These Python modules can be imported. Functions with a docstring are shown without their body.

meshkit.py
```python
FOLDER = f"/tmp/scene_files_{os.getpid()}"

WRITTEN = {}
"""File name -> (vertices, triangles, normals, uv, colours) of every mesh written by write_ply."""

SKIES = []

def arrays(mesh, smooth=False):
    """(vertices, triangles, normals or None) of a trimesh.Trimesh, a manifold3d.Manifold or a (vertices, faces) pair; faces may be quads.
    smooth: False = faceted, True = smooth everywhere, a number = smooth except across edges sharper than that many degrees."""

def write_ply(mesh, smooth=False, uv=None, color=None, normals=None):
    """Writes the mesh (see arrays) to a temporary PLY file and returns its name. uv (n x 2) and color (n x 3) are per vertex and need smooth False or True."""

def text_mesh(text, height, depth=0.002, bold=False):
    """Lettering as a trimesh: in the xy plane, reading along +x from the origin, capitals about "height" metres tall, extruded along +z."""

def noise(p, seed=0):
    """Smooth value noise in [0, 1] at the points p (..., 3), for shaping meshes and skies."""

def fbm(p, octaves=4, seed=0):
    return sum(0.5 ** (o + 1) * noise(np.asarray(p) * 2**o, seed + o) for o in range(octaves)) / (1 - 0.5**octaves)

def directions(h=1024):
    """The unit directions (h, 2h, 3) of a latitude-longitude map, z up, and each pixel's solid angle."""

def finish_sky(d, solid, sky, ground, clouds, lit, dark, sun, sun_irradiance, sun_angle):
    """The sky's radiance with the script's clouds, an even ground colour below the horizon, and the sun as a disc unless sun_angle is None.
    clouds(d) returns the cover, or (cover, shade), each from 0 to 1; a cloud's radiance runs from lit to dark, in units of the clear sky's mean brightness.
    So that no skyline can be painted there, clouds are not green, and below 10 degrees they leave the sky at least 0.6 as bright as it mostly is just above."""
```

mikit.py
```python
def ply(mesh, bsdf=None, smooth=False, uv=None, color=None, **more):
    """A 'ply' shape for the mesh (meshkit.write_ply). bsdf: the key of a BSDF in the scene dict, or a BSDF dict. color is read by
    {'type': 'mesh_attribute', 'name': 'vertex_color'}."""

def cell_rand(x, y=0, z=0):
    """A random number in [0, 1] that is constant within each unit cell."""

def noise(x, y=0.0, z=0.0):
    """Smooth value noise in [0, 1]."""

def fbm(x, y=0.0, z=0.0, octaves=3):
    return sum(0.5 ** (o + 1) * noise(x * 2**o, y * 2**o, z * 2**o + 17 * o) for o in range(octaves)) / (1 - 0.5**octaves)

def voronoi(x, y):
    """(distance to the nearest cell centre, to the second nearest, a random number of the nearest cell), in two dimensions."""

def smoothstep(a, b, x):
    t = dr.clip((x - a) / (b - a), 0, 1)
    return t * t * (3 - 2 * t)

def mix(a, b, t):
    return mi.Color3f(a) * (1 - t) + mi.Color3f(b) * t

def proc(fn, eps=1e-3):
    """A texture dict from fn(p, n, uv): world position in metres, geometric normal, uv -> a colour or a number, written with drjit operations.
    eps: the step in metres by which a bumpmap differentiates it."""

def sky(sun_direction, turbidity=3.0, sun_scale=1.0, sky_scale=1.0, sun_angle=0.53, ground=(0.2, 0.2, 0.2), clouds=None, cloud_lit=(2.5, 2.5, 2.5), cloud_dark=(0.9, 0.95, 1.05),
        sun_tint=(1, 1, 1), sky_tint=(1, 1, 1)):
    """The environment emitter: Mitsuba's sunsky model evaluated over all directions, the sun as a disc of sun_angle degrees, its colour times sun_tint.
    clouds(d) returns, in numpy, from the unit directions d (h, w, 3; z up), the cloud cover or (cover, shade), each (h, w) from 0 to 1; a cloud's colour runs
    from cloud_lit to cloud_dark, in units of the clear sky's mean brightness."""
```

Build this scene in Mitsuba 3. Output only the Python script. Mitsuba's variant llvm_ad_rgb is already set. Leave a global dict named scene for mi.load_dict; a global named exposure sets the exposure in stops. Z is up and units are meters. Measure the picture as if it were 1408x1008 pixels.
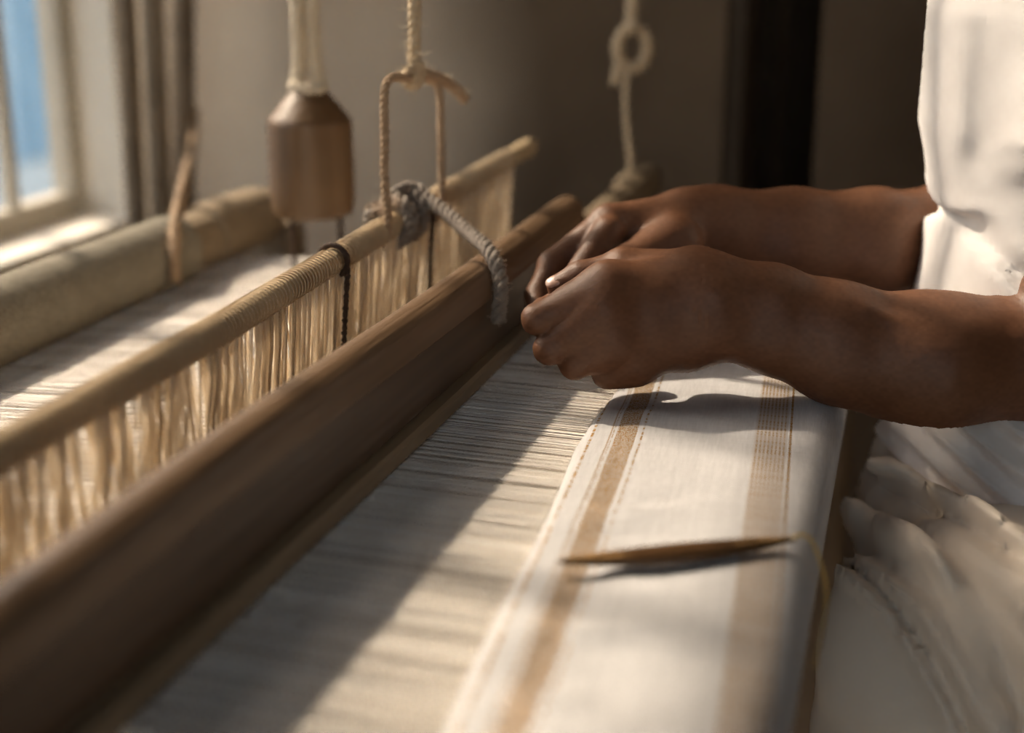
import math, random
import numpy as np, trimesh, drjit as dr, mitsuba as mi
import mikit, meshkit
from mikit import proc, noise, fbm, smoothstep, mix, cell_rand

T = mi.ScalarTransform4f
scene, labels = {}, {}
V = lambda *a: np.array(a, float)

# ------------------------------------------------------------------ camera, sky, sun, exposure
# loom frame: x across the loom (towards the weaver), y along the beams, z up; the warp lies at z = 0.70
PITCH, YAW = math.radians(17.436), math.radians(16.988)
EYE = V(0, 0, 0.985)
HEAD = V(-math.sin(YAW), math.cos(YAW), 0)
SIDE = V(math.cos(YAW), math.sin(YAW), 0)
FWD = HEAD * math.cos(PITCH) - V(0, 0, 1) * math.sin(PITCH)
UPV = np.cross(SIDE, FWD)
scene['camera'] = {'type': 'thinlens', 'fov': 2 * math.degrees(math.atan(704 / 1955)), 'fov_axis': 'x',
                   'to_world': T().look_at(origin=EYE.tolist(), target=(EYE + FWD).tolist(), up=[0, 0, 1]),
                   'aperture_radius': 0.0085, 'focus_distance': 0.835, 'near_clip': 0.02, 'far_clip': 100.0}
SUN = V(-1.0, 0.30, 1.0)
SUN /= np.linalg.norm(SUN)
scene['sky'] = mikit.sky(SUN.tolist(), turbidity=4.0, sun_scale=3.7, sky_scale=23.0, sun_angle=1.6, sun_tint=(0.98, 1.02, 1.08), ground=(0.42, 0.38, 0.33), sky_tint=(1.0, 0.76, 0.545))
exposure = 0.15


# ------------------------------------------------------------------ helpers
def rgb(*c):
    return {'type': 'rgb', 'value': list(c)}


def mat(name, base, rough=0.6, spec=0.5, bump=None, bscale=1.0, eps=4e-4, two=True, **more):
    b = {'type': 'principled', 'base_color': base if isinstance(base, dict) else rgb(*base), 'roughness': rough, 'specular': spec, **more}
    if bump is not None:
        b = {'type': 'bumpmap', 'arbitrary': proc(bump, eps), 'scale': bscale, 'bsdf': b}
    scene[name] = {'type': 'twosided', 'bsdf': b} if two else b


_count = {}


def key_for(name, parent=None):
    k = f'{parent}__{name}' if parent else name
    n = _count.get(k, 0)
    _count[k] = n + 1
    return k if n == 0 else f'{k}_{n:03d}'


def say(key, label=None, cat=None, group=None, kind=None):
    d = {a: b for a, b in (('label', label), ('category', cat), ('group', group), ('kind', kind)) if b}
    if d:
        labels[key] = {**labels.get(key, {}), **d}
    return key


def obj(name, mesh, bsdf, parent=None, label=None, cat=None, group=None, kind=None, smooth=30, **more):
    key = key_for(name, parent)
    scene[key] = mikit.ply(mesh, bsdf, smooth=smooth, **more)
    return say(key, label, cat, group, kind)


def thing(name, label, cat, group=None):
    return say(key_for(name), label, cat, group)


def structure(name, mesh, bsdf, parent=None, smooth=False):
    return obj(name, mesh, bsdf, parent, kind=None if parent else 'structure', smooth=smooth)


def cat_mesh(*ms):
    return trimesh.util.concatenate([m if isinstance(m, trimesh.Trimesh) else trimesh.Trimesh(m[0], m[1], process=False) for m in ms])


def box(x0, x1, y0, y1, z0, z1, bevel=0.0):
    if bevel <= 0:
        m = trimesh.creation.box(extents=(x1 - x0, y1 - y0, z1 - z0))
        m.apply_translation(((x0 + x1) / 2, (y0 + y1) / 2, (z0 + z1) / 2))
        return m
    pts = []
    for sx in (0, 1):
        for sy in (0, 1):
            for sz in (0, 1):
                c = V((x0, x1)[sx], (y0, y1)[sy], (z0, z1)[sz])
                s = V(1 - 2 * sx, 1 - 2 * sy, 1 - 2 * sz) * bevel
                for k in range(3):
                    q = c + s
                    q[k] = c[k]
                    pts.append(q)
    return trimesh.convex.convex_hull(np.array(pts))


def frames(p):
    t = np.gradient(p, axis=0)
    t /= np.linalg.norm(t, axis=1, keepdims=True) + 1e-12
    a = np.cross(t[0], [0, 0, 1.0] if abs(t[0][2]) < 0.9 else [1.0, 0, 0])
    A = [a / np.linalg.norm(a)]
    for i in range(1, len(p)):
        v = A[-1] - t[i] * (A[-1] @ t[i])
        A.append(v / (np.linalg.norm(v) + 1e-12))
    A = np.array(A)
    return t, A, np.cross(t, A)


def tube(p, r, sides=8, caps=True):
    p = np.asarray(p, float)
    r = np.broadcast_to(np.asarray(r, float), (len(p),))
    t, A, B = frames(p)
    ang = np.arange(sides) * 2 * np.pi / sides
    v = (p[:, None] + r[:, None, None] * (np.cos(ang)[None, :, None] * A[:, None] + np.sin(ang)[None, :, None] * B[:, None])).reshape(-1, 3)
    i, j = np.meshgrid(np.arange(len(p) - 1), np.arange(sides), indexing='ij')
    a, b = (i * sides + j).ravel(), (i * sides + (j + 1) % sides).ravel()
    f = np.vstack([np.stack([a, b, b + sides], 1), np.stack([a, b + sides, a + sides], 1)])
    if caps:
        n = len(v)
        v = np.vstack([v, p[:1], p[-1:]])
        k = np.arange(sides)
        e = (len(p) - 1) * sides
        f = np.vstack([f, np.stack([(k + 1) % sides, k, k * 0 + n], 1), np.stack([e + k, e + (k + 1) % sides, k * 0 + n + 1], 1)])
    return trimesh.Trimesh(v, f, process=False)


def spline(pts, n=40):
    from scipy.interpolate import CubicSpline
    pts = np.asarray(pts, float)
    d = np.r_[0, np.cumsum(np.linalg.norm(np.diff(pts, axis=0), axis=1) ** 0.5)]
    return CubicSpline(d, pts)(np.linspace(0, d[-1], n))


def rope(pts, R, pitch=0.022, strands=3, step=0.0025, sides=7, smooth_path=True, jitter=0.06, seed=1):
    """A laid rope: strands twisted about the path."""
    rng = np.random.default_rng(seed)
    pts = np.asarray(pts, float)
    p = spline(pts, 400) if smooth_path and len(pts) > 2 else np.linspace(0, 1, 60)[:, None] * (pts[-1] - pts[0]) + pts[0] if len(pts) == 2 else pts
    L = np.r_[0, np.cumsum(np.linalg.norm(np.diff(p, axis=0), axis=1))]
    n = max(6, int(L[-1] / step))
    s = np.linspace(0, L[-1], n)
    q = np.stack([np.interp(s, L, p[:, k]) for k in range(3)], 1)
    t, A, B = frames(q)
    out = []
    for k in range(strands):
        ph = 2 * np.pi * (s / pitch + k / strands)
        wob = 1 + jitter * np.sin(s * 310 + 5 * k) + rng.normal(0, jitter * 0.4, n)
        c = q + 0.5 * R * (np.cos(ph)[:, None] * A + np.sin(ph)[:, None] * B)
        out.append(tube(c, 0.56 * R * wob, sides))
    return cat_mesh(*out)


def fuzz(pts, R, n, length, r=0.00012, seed=3):
    """Loose fibres standing off a rope."""
    rng = np.random.default_rng(seed)
    p = spline(pts, 200) if len(pts) > 2 else np.linspace(0, 1, 200)[:, None] * (np.asarray(pts[-1], float) - pts[0]) + pts[0]
    out = []
    for _ in range(n):
        i = rng.integers(2, 197)
        d = rng.normal(0, 1, 3)
        d /= np.linalg.norm(d)
        side = np.cross(d, rng.normal(0, 1, 3)) * 0.35
        l = length * rng.uniform(0.35, 1.0)
        a = p[i] + d * R * 0.8
        out.append(tube(np.array([a, a + d * l * 0.5 + side * l * 0.2, a + d * l * 0.8 + side * l]), [r, r * 0.8, r * 0.3], 3, False))
    return cat_mesh(*out)


def lathe(profile, axis_from, axis_to, sides=28):
    """profile: (distance along the axis, radius)."""
    a, b = np.asarray(axis_from, float), np.asarray(axis_to, float)
    d = (b - a) / np.linalg.norm(b - a)
    return tube(np.array([a + d * s for s, _ in profile]), [max(r, 1e-5) for _, r in profile], sides)


def extrude_y(section, ys, shift=None):
    """A closed (x, z) section swept along y; shift(y) moves each ring in x and z."""
    s = np.asarray(section, float)
    n = len(s)
    v = []
    for y in ys:
        dx, dz = shift(y) if shift else (0, 0)
        v.append(np.stack([s[:, 0] + dx, np.full(n, y), s[:, 1] + dz], 1))
    v = np.vstack(v)
    i, j = np.meshgrid(np.arange(len(ys) - 1), np.arange(n), indexing='ij')
    a, b = (i * n + j).ravel(), (i * n + (j + 1) % n).ravel()
    f = np.vstack([np.stack([a, b + n, b], 1), np.stack([a, a + n, b + n], 1)])
    c = len(v)
    v = np.vstack([v, v[:n].mean(0), v[-n:].mean(0)])
    k = np.arange(n)
    e = (len(ys) - 1) * n
    f = np.vstack([f, np.stack([k, (k + 1) % n, k * 0 + c], 1), np.stack([e + (k + 1) % n, e + k, k * 0 + c + 1], 1)])
    return trimesh.Trimesh(v, f, process=False)


# signed-distance modelling: organic bodies and cloth
def smin(a, b, k):
    h = np.clip(0.5 + 0.5 * (b - a) / k, 0, 1)
    return b + (a - b) * h - k * h * (1 - h)


def cone(p, a, b, ra, rb):
    a, b = np.asarray(a, np.float32), np.asarray(b, np.float32)
    ba = b - a
    h = np.clip(((p - a) @ ba) / (ba @ ba), 0, 1)
    d = p - a - h[:, None] * ba
    return np.sqrt(np.einsum('ij,ij->i', d, d)) - (ra + (rb - ra) * h)


def chain(p, joints, k=0.004):
    d = None
    for (a, ra), (b, rb) in zip(joints[:-1], joints[1:]):
        c = cone(p, a, b, ra, rb)
        d = c if d is None else smin(d, c, k)
    return d


def ellipsoid(p, c, r):
    q = (p - np.asarray(c, np.float32)) / np.asarray(r, np.float32)
    k0 = np.sqrt(np.einsum('ij,ij->i', q, q))
    q2 = q / np.asarray(r, np.float32)
    k1 = np.sqrt(np.einsum('ij,ij->i', q2, q2)) + 1e-9
    return k0 * (k0 - 1) / k1


def sdf_mesh(f, lo, hi, h, c=4, slack=2.2):
    """Naive surface nets over a grid that is evaluated finely only near the surface."""
    lo, hi = np.asarray(lo, float), np.asarray(hi, float)
    m = np.ceil((hi - lo) / (h * c)).astype(int)
    n = m * c

    def pts(ix):
        return (lo + ix * h).astype(np.float32)
    g = np.stack(np.meshgrid(*[np.arange(k) for k in m], indexing='ij'), -1).reshape(-1, 3)
    dc = f(pts(g * c + c / 2)).reshape(m)
    near = np.abs(dc) < slack * h * c
    D = np.repeat(np.repeat(np.repeat(dc, c, 0), c, 1), c, 2).astype(np.float32)
    act = np.argwhere(np.repeat(np.repeat(np.repeat(near, c, 0), c, 1), c, 2))
    for s in range(0, len(act), 400000):
        a = act[s:s + 400000]
        D[a[:, 0], a[:, 1], a[:, 2]] = f(pts(a))
    S = D < 0
    cs = sum(S[i:n[0] - 1 + i, j:n[1] - 1 + j, k:n[2] - 1 + k].astype(np.int8) for i in (0, 1) for j in (0, 1) for k in (0, 1))
    cells = np.argwhere((cs > 0) & (cs < 8))
    idx = np.full(tuple(n - 1), -1, np.int64)
    idx[tuple(cells.T)] = np.arange(len(cells))
    acc, cnt = np.zeros((len(cells), 3)), np.zeros(len(cells))
    corners = [(i, j, k) for i in (0, 1) for j in (0, 1) for k in (0, 1)]
    for u in corners:
        for w in corners:
            if sum(w) - sum(u) == 1 and all(y >= x for x, y in zip(u, w)):
                a, b = cells + u, cells + w
                da, db = D[tuple(a.T)], D[tuple(b.T)]
                x = (da < 0) != (db < 0)
                t = np.where(x, da / np.where(x, da - db, 1), 0)
                acc += np.where(x[:, None], a + (b - a) * t[:, None], 0)
                cnt += x
    v = lo + acc / cnt[:, None] * h
    faces = []
    for ax in range(3):
        o1, o2 = (ax + 1) % 3, (ax + 2) % 3
        sl = [slice(1, n[q] - 1) for q in range(3)]
        s2 = list(sl)
        sl[ax], s2[ax] = slice(0, n[ax] - 1), slice(1, n[ax])
        A, B = S[tuple(sl)], S[tuple(s2)]
        for flip, mask in ((False, A & ~B), (True, ~A & B)):
            e = np.argwhere(mask)
            e[:, o1] += 1
            e[:, o2] += 1
            q = []
            for d1, d2 in ((-1, -1), (0, -1), (0, 0), (-1, 0)):
                w = e.copy()
                w[:, o1] += d1
                w[:, o2] += d2
                q.append(idx[tuple(w.T)])
            q = np.stack(q, 1)
            q = q[(q >= 0).all(1)]
            faces.append(q[:, ::-1] if flip else q)
    q = np.vstack(faces)
    return trimesh.Trimesh(v, np.vstack([q[:, [0, 1, 2]], q[:, [0, 2, 3]]]), process=False)


# ------------------------------------------------------------------ materials
def wood(a, b, axis='y', scale=1.0, seed=0.0):
    def fn(p, n, uv):
        q = [p.x, p.y, p.z]
        l = {'x': 0, 'y': 1, 'z': 2}[axis]
        s = [260 * scale] * 3
        s[l] = 9 * scale
        g = fbm(q[0] * s[0] + seed, q[1] * s[1], q[2] * s[2], 3)
        w = fbm(q[0] * 30, q[1] * 12 + seed, q[2] * 30, 2)
        return mix(a, b, dr.clip(g * 0.75 + w * 0.55 - 0.15, 0, 1))
    return proc(fn)


def grain(axis='y', s1=420.0, s2=14.0):
    def fn(p, n, uv):
        q = [p.x, p.y, p.z]
        l = {'x': 0, 'y': 1, 'z': 2}[axis]
        s = [s1] * 3
        s[l] = s2
        return fbm(q[0] * s[0], q[1] * s[1], q[2] * s[2], 2)
    return fn


def plaster(a, b, sc=1.0):
    def fn(p, n, uv):
        w = fbm(p.x * 2.3 * sc, p.y * 2.3 * sc, p.z * 2.0 * sc, 4)
        st = fbm(p.x * 7 * sc + 9, p.y * 7 * sc, p.z * 3 * sc, 3)
        return mix(a, b, dr.clip(smoothstep(0.3, 0.7, w) * 0.7 + st * 0.5 - 0.1, 0, 1))
    return proc(fn)


def plaster_bump(p, n, uv):
    return fbm(p.x * 18, p.y * 18, p.z * 18, 4)


mat('wall_plaster', plaster((0.30, 0.23, 0.165), (0.40, 0.315, 0.23)), 0.92, 0.2, plaster_bump, 0.004, 2e-3)


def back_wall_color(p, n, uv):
    """Pale to brown plaster; falloff of the window light is painted into the colour."""
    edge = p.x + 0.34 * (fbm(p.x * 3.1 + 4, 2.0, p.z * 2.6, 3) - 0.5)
    light_falloff = smoothstep(-0.86, -0.42, edge)  # painted dimming of window light, with an uneven edge
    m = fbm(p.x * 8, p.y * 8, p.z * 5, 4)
    return mix(mix((0.62, 0.50, 0.37), (0.72, 0.59, 0.455), m), mix((0.085, 0.058, 0.036), (0.155, 0.108, 0.068), m), light_falloff)


mat('mud_plaster', plaster((0.11, 0.08, 0.055), (0.19, 0.14, 0.10)), 0.95, 0.2)
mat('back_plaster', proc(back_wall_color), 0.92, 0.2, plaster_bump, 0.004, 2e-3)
mat('reveal_plaster', plaster((0.80, 0.75, 0.65), (0.87, 0.82, 0.73)), 0.9, 0.2, plaster_bump, 0.003, 2e-3)
mat('earth_floor', plaster((0.13, 0.10, 0.073), (0.20, 0.16, 0.12), 1.6), 0.95, 0.2, plaster_bump, 0.006, 2e-3)
mat('pale_yard', plaster((0.50, 0.45, 0.38), (0.62, 0.57, 0.50)), 0.95, 0.2)
mat('ceiling_boards', wood((0.15, 0.115, 0.085), (0.23, 0.185, 0.14), 'y', 0.3), 0.8, 0.3)
mat('window_wood', wood((0.42, 0.37, 0.29), (0.56, 0.50, 0.41), 'z', 0.7), 0.6, 0.4)
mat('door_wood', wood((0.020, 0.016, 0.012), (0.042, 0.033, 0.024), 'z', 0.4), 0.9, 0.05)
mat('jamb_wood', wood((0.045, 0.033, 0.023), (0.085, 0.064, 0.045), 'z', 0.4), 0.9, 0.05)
mat('blue_wall', plaster((0.20, 0.32, 0.42), (0.29, 0.40, 0.48), 1.2), 0.9, 0.2)
mat('blue_wall_pale', plaster((0.33, 0.43, 0.50), (0.42, 0.50, 0.55), 1.2), 0.9, 0.2)
mat('blue_wall_worn', plaster((0.16, 0.28, 0.38), (0.24, 0.36, 0.45), 1.2), 0.9, 0.2)
scene['pane_glass'] = {'type': 'thindielectric', 'int_ior': 1.5}
mat('post_wood', wood((0.13, 0.095, 0.065), (0.30, 0.235, 0.165), 'z', 0.5), 0.75, 0.3, grain('z', 300, 10), 0.002)
mat('pale_post_wood', wood((0.24, 0.19, 0.135), (0.42, 0.34, 0.25), 'z', 0.5, 4.0), 0.75, 0.3, grain('z', 300, 10), 0.002)
mat('batten_wood', wood((0.034, 0.018, 0.009), (0.088, 0.050, 0.026), 'y', 0.6), 0.42, 0.5, grain('y', 380, 12), 0.0008)
mat('batten_wood_lit', wood((0.072, 0.041, 0.021), (0.165, 0.099, 0.053), 'y', 0.6, 7.0), 0.45, 0.5, grain('y', 380, 12), 0.0008)  # same wood as the board, lightened to paint in light on its top
mat('race_wood', wood((0.13, 0.095, 0.058), (0.22, 0.165, 0.105), 'y', 0.6, 3.0), 0.55, 0.4, grain('y', 380, 12), 0.0008)
mat('bar_wood', wood((0.36, 0.26, 0.15), (0.56, 0.43, 0.27), 'y', 0.5, 2.0), 0.5, 0.45, grain('y', 380, 12), 0.0008)
mat('beam_wood', wood((0.22, 0.165, 0.105), (0.36, 0.28, 0.19), 'y', 0.5, 5.0), 0.6, 0.4, grain('y', 300, 12), 0.001)
mat('weight_wood', wood((0.085, 0.047, 0.022), (0.17, 0.098, 0.047), 'z', 0.5, 8.0), 0.42, 0.5, grain('z', 300, 12), 0.0005)
mat('weight_dark', wood((0.035, 0.022, 0.014), (0.07, 0.045, 0.028), 'z', 0.5, 8.0), 0.5, 0.4)
mat('shuttle_wood', wood((0.16, 0.085, 0.03), (0.46, 0.27, 0.105), 'x', 1.0, 6.0), 0.28, 0.55, grain('x', 500, 20), 0.0006)
mat('shuttle_edge', wood((0.045, 0.022, 0.009), (0.11, 0.055, 0.022), 'x', 1.0, 6.0), 0.3, 0.55)


def fibre(a, b, f=900.0):
    return proc(lambda p, n, uv: mix(a, b, fbm(p.x * f, p.y * f, p.z * f, 2)))


mat('jute', fibre((0.42, 0.31, 0.19), (0.66, 0.53, 0.37)), 0.85, 0.2, sheen=0.5)
mat('brown_cord', fibre((0.26, 0.17, 0.10), (0.50, 0.36, 0.24)), 0.85, 0.2, sheen=0.5)
mat('pale_rope', fibre((0.52, 0.43, 0.31), (0.74, 0.65, 0.51)), 0.85, 0.2, sheen=0.5)
mat('dark_cord', fibre((0.03, 0.018, 0.012), (0.08, 0.05, 0.035)), 0.8, 0.3)
mat('grey_wool', fibre((0.135, 0.112, 0.094), (0.28, 0.24, 0.205)), 0.95, 0.1, sheen=1.0)
mat('frayed_wool', fibre((0.46, 0.36, 0.27), (0.62, 0.5, 0.40)), 0.95, 0.1, sheen=1.0)


def thread(name, c, diff=1.0, rough=0.38):
    scene[name] = {'type': 'principledthin', 'base_color': rgb(*c), 'roughness': rough, 'diff_trans': diff, 'spec_trans': 0.0, 'eta': 1.45}


mat('warp_thread', (0.81, 0.755, 0.68), 0.34, 0.6)
mat('warp_thread_pale', (0.89, 0.85, 0.79), 0.30, 0.6)
mat('warp_thread_dark', (0.40, 0.34, 0.28), 0.4, 0.5)
mat('beam_yarn', fibre((0.20, 0.175, 0.13), (0.33, 0.295, 0.23), 500.0), 0.8, 0.3)
thread('heddle_thread', (0.80, 0.71, 0.58), 1.0)
thread('heddle_thread_pale', (0.88, 0.81, 0.70), 1.1)
mat('gold_yarn', (0.62, 0.42, 0.14), 0.35, 0.6, metallic=0.5)


# the woven cloth: uv.x runs across it in metres from the breast-beam line, uv.y along it
def in_line(u, c, w):
    return smoothstep(w, w * 0.45, dr.abs(u - c))


def gold_mask(uv):
    u, v = uv.x, uv.y
    dash = smoothstep(0.42, 0.55, noise(v * 520, 3.0)) * 0.75 + 0.2
    ld = in_line(u, -0.1565, 0.0011) * dash
    thin = in_line(u, -0.1462, 0.0006) * 0.55
    thin2 = in_line(u, -0.1448, 0.0005) * dash * 0.6
    speck = noise(u * 2300, v * 1500)
    band = smoothstep(-0.1432, -0.1428, u) * smoothstep(-0.1314, -0.1318, u) * (0.42 + 0.5 * smoothstep(0.45, 0.7, speck))
    rd = in_line(u, -0.1283, 0.0008) * dash * 0.8
    q = (u + 0.0652) / 0.00215
    fr = q - dr.floor(q)
    right = smoothstep(-0.0662, -0.0650, u) * smoothstep(-0.0472, -0.0480, u) * (0.20 + 0.5 * smoothstep(0.34, 0.12, dr.abs(fr - 0.5)) * (0.35 + 0.65 * dash))
    rg = in_line(u, -0.0458, 0.0009) * (0.6 + 0.4 * dash)
    return dr.clip(ld + thin + thin2 + band + rd + right + rg, 0, 1)


def cloth_color(p, n, uv):
    u, v = uv.x, uv.y
    weave = 0.92 + 0.10 * noise(u * 1500, v * 160) + 0.06 * noise(u * 140, v * 1700)
    slub = 0.94 + 0.12 * fbm(u * 420, v * 12, 1.0, 2)
    base = mi.Color3f(0.515, 0.507, 0.51) * (weave * slub)
    return mix(base, mi.Color3f(0.33, 0.19, 0.062), dr.minimum(gold_mask(uv) * 1.12, 0.97))


def cloth_bump(p, n, uv):
    u, v = uv.x, uv.y
    w = dr.sin(u * 2 * math.pi / 0.00115) * 0.5 * (0.4 + noise(u * 300, v * 60)) + dr.sin(v * 2 * math.pi / 0.00125) * 0.5 * (0.4 + noise(u * 60, v * 300))
    return w + 1.2 * noise(u * 700, v * 700) + gold_mask(uv) * 0.7


mat('silk_cloth', proc(cloth_color), 0.5, 0.45, cloth_bump, 0.00012, 2e-4, sheen=0.15,
    metallic=proc(lambda p, n, uv: gold_mask(uv) * 0.55))


def skin_color(p, n, uv):
    a = fbm(p.x * 38, p.y * 38, p.z * 38, 3)
    b = fbm(p.x * 420, p.y * 420, p.z * 420, 2)
    return mix((0.085, 0.034, 0.0165), (0.172, 0.077, 0.039), dr.clip(a * 0.75 + b * 0.45 - 0.1, 0, 1))


def skin_bump(p, n, uv):
    q = p.x * 0.7 + p.z * 0.5
    return fbm(p.x * 1500, p.y * 1500, p.z * 1500, 2) + 0.6 * noise(q * 900 + 40, p.y * 500, (p.z - p.x) * 2400)


mat('skin', proc(skin_color), 0.47, 0.34, skin_bump, 0.00022, 2e-4)
mat('nail', (0.33, 0.19, 0.14), 0.25, 0.6)
mat('hair', (0.012, 0.010, 0.009), 0.5, 0.4)
mat('eye_white', (0.7, 0.66, 0.6), 0.2, 0.5)
mat('shirt_cotton', proc(lambda p, n, uv: mix((0.58, 0.55, 0.53), (0.67, 0.645, 0.625), fbm(p.x * 60, p.y * 60, p.z * 60, 3))), 0.9, 0.2,
    lambda p, n, uv: noise(p.x * 1400, p.y * 1400, p.z * 1400), 0.00012, 2e-4, sheen=0.6)
mat('dhoti_cotton', proc(lambda p, n, uv: mix((0.62, 0.54, 0.455), (0.73, 0.65, 0.56), fbm(p.x * 25, p.y * 25, p.z * 14, 3))), 0.9, 0.2,
    lambda p, n, uv: noise(p.x * 1300, p.y * 1300, p.z * 1300), 0.0001, 2e-4, sheen=0.5)
mat('wrap_cotton', proc(lambda p, n, uv: mix((0.68, 0.63, 0.60), (0.78, 0.735, 0.71), fbm(p.x * 40, p.y * 40, p.z * 40, 3))), 0.9, 0.2, sheen=0.5)

# ------------------------------------------------------------------ the room
WX, YB, XR, YN, ZC = -1.0, 1.625, 2.3, -1.6, 2.75
W0, W1, S0, S1 = 0.22, 1.590, 0.612, 2.45         # window opening beside the loom
structure('floor', box(-1.3, XR + 0.2, YN - 0.2, YB + 0.9, -0.1, 0.0), 'earth_floor')
structure('ceiling', box(-1.3, XR + 0.2, YN - 0.2, YB + 0.9, ZC, ZC + 0.1), 'ceiling_boards')
WT = 0.105
structure('wall_left', cat_mesh(box(WX - WT, WX, YN - 0.2, W0, 0, ZC), box(WX - WT, WX, W1, YB + 0.2, 0, ZC),
                                box(WX - WT, WX, W0, W1, 0, S0), box(WX - WT, WX, W0, W1, S1, ZC)), 'wall_plaster')
D0, D1 = -0.246, -0.142                            # the dark doorway in the back wall, seen as a slot
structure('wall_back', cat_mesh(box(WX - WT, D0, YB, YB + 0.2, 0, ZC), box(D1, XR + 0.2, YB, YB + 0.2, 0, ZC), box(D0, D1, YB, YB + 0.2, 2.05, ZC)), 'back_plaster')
structure('wall_right', box(XR, XR + 0.2, YN - 0.2, YB + 0.2, 0, ZC), 'mud_plaster')
# unseen near wall; its opening is added to let in frontal fill light
structure('wall_near', cat_mesh(box(WX - WT, -0.10, YN - 0.2, YN, 0, ZC), box(0.72, XR + 0.2, YN - 0.2, YN, 0, ZC), box(-0.10, 0.72, YN - 0.2, YN, 2.20, ZC)), 'mud_plaster')
structure('trim_1', cat_mesh(box(WX - WT + 0.005, WX - 0.002, W1 - 0.008, W1 + 0.004, S0, S1), box(WX - WT + 0.005, WX - 0.002, W0 - 0.004, W0 + 0.008, S0, S1),
                             box(WX - WT + 0.005, WX + 0.012, W0, W1, S0 - 0.004, S0 + 0.010)), 'reveal_plaster')
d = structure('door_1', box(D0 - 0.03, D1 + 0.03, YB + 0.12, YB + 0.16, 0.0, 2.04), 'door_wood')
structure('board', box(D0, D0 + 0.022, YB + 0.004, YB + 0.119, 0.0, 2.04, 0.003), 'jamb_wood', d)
structure('board', box(D0 + 0.045, D1 - 0.05, YB + 0.106, YB + 0.119, 0.0, 2.04, 0.004), 'jamb_wood', d)


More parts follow.
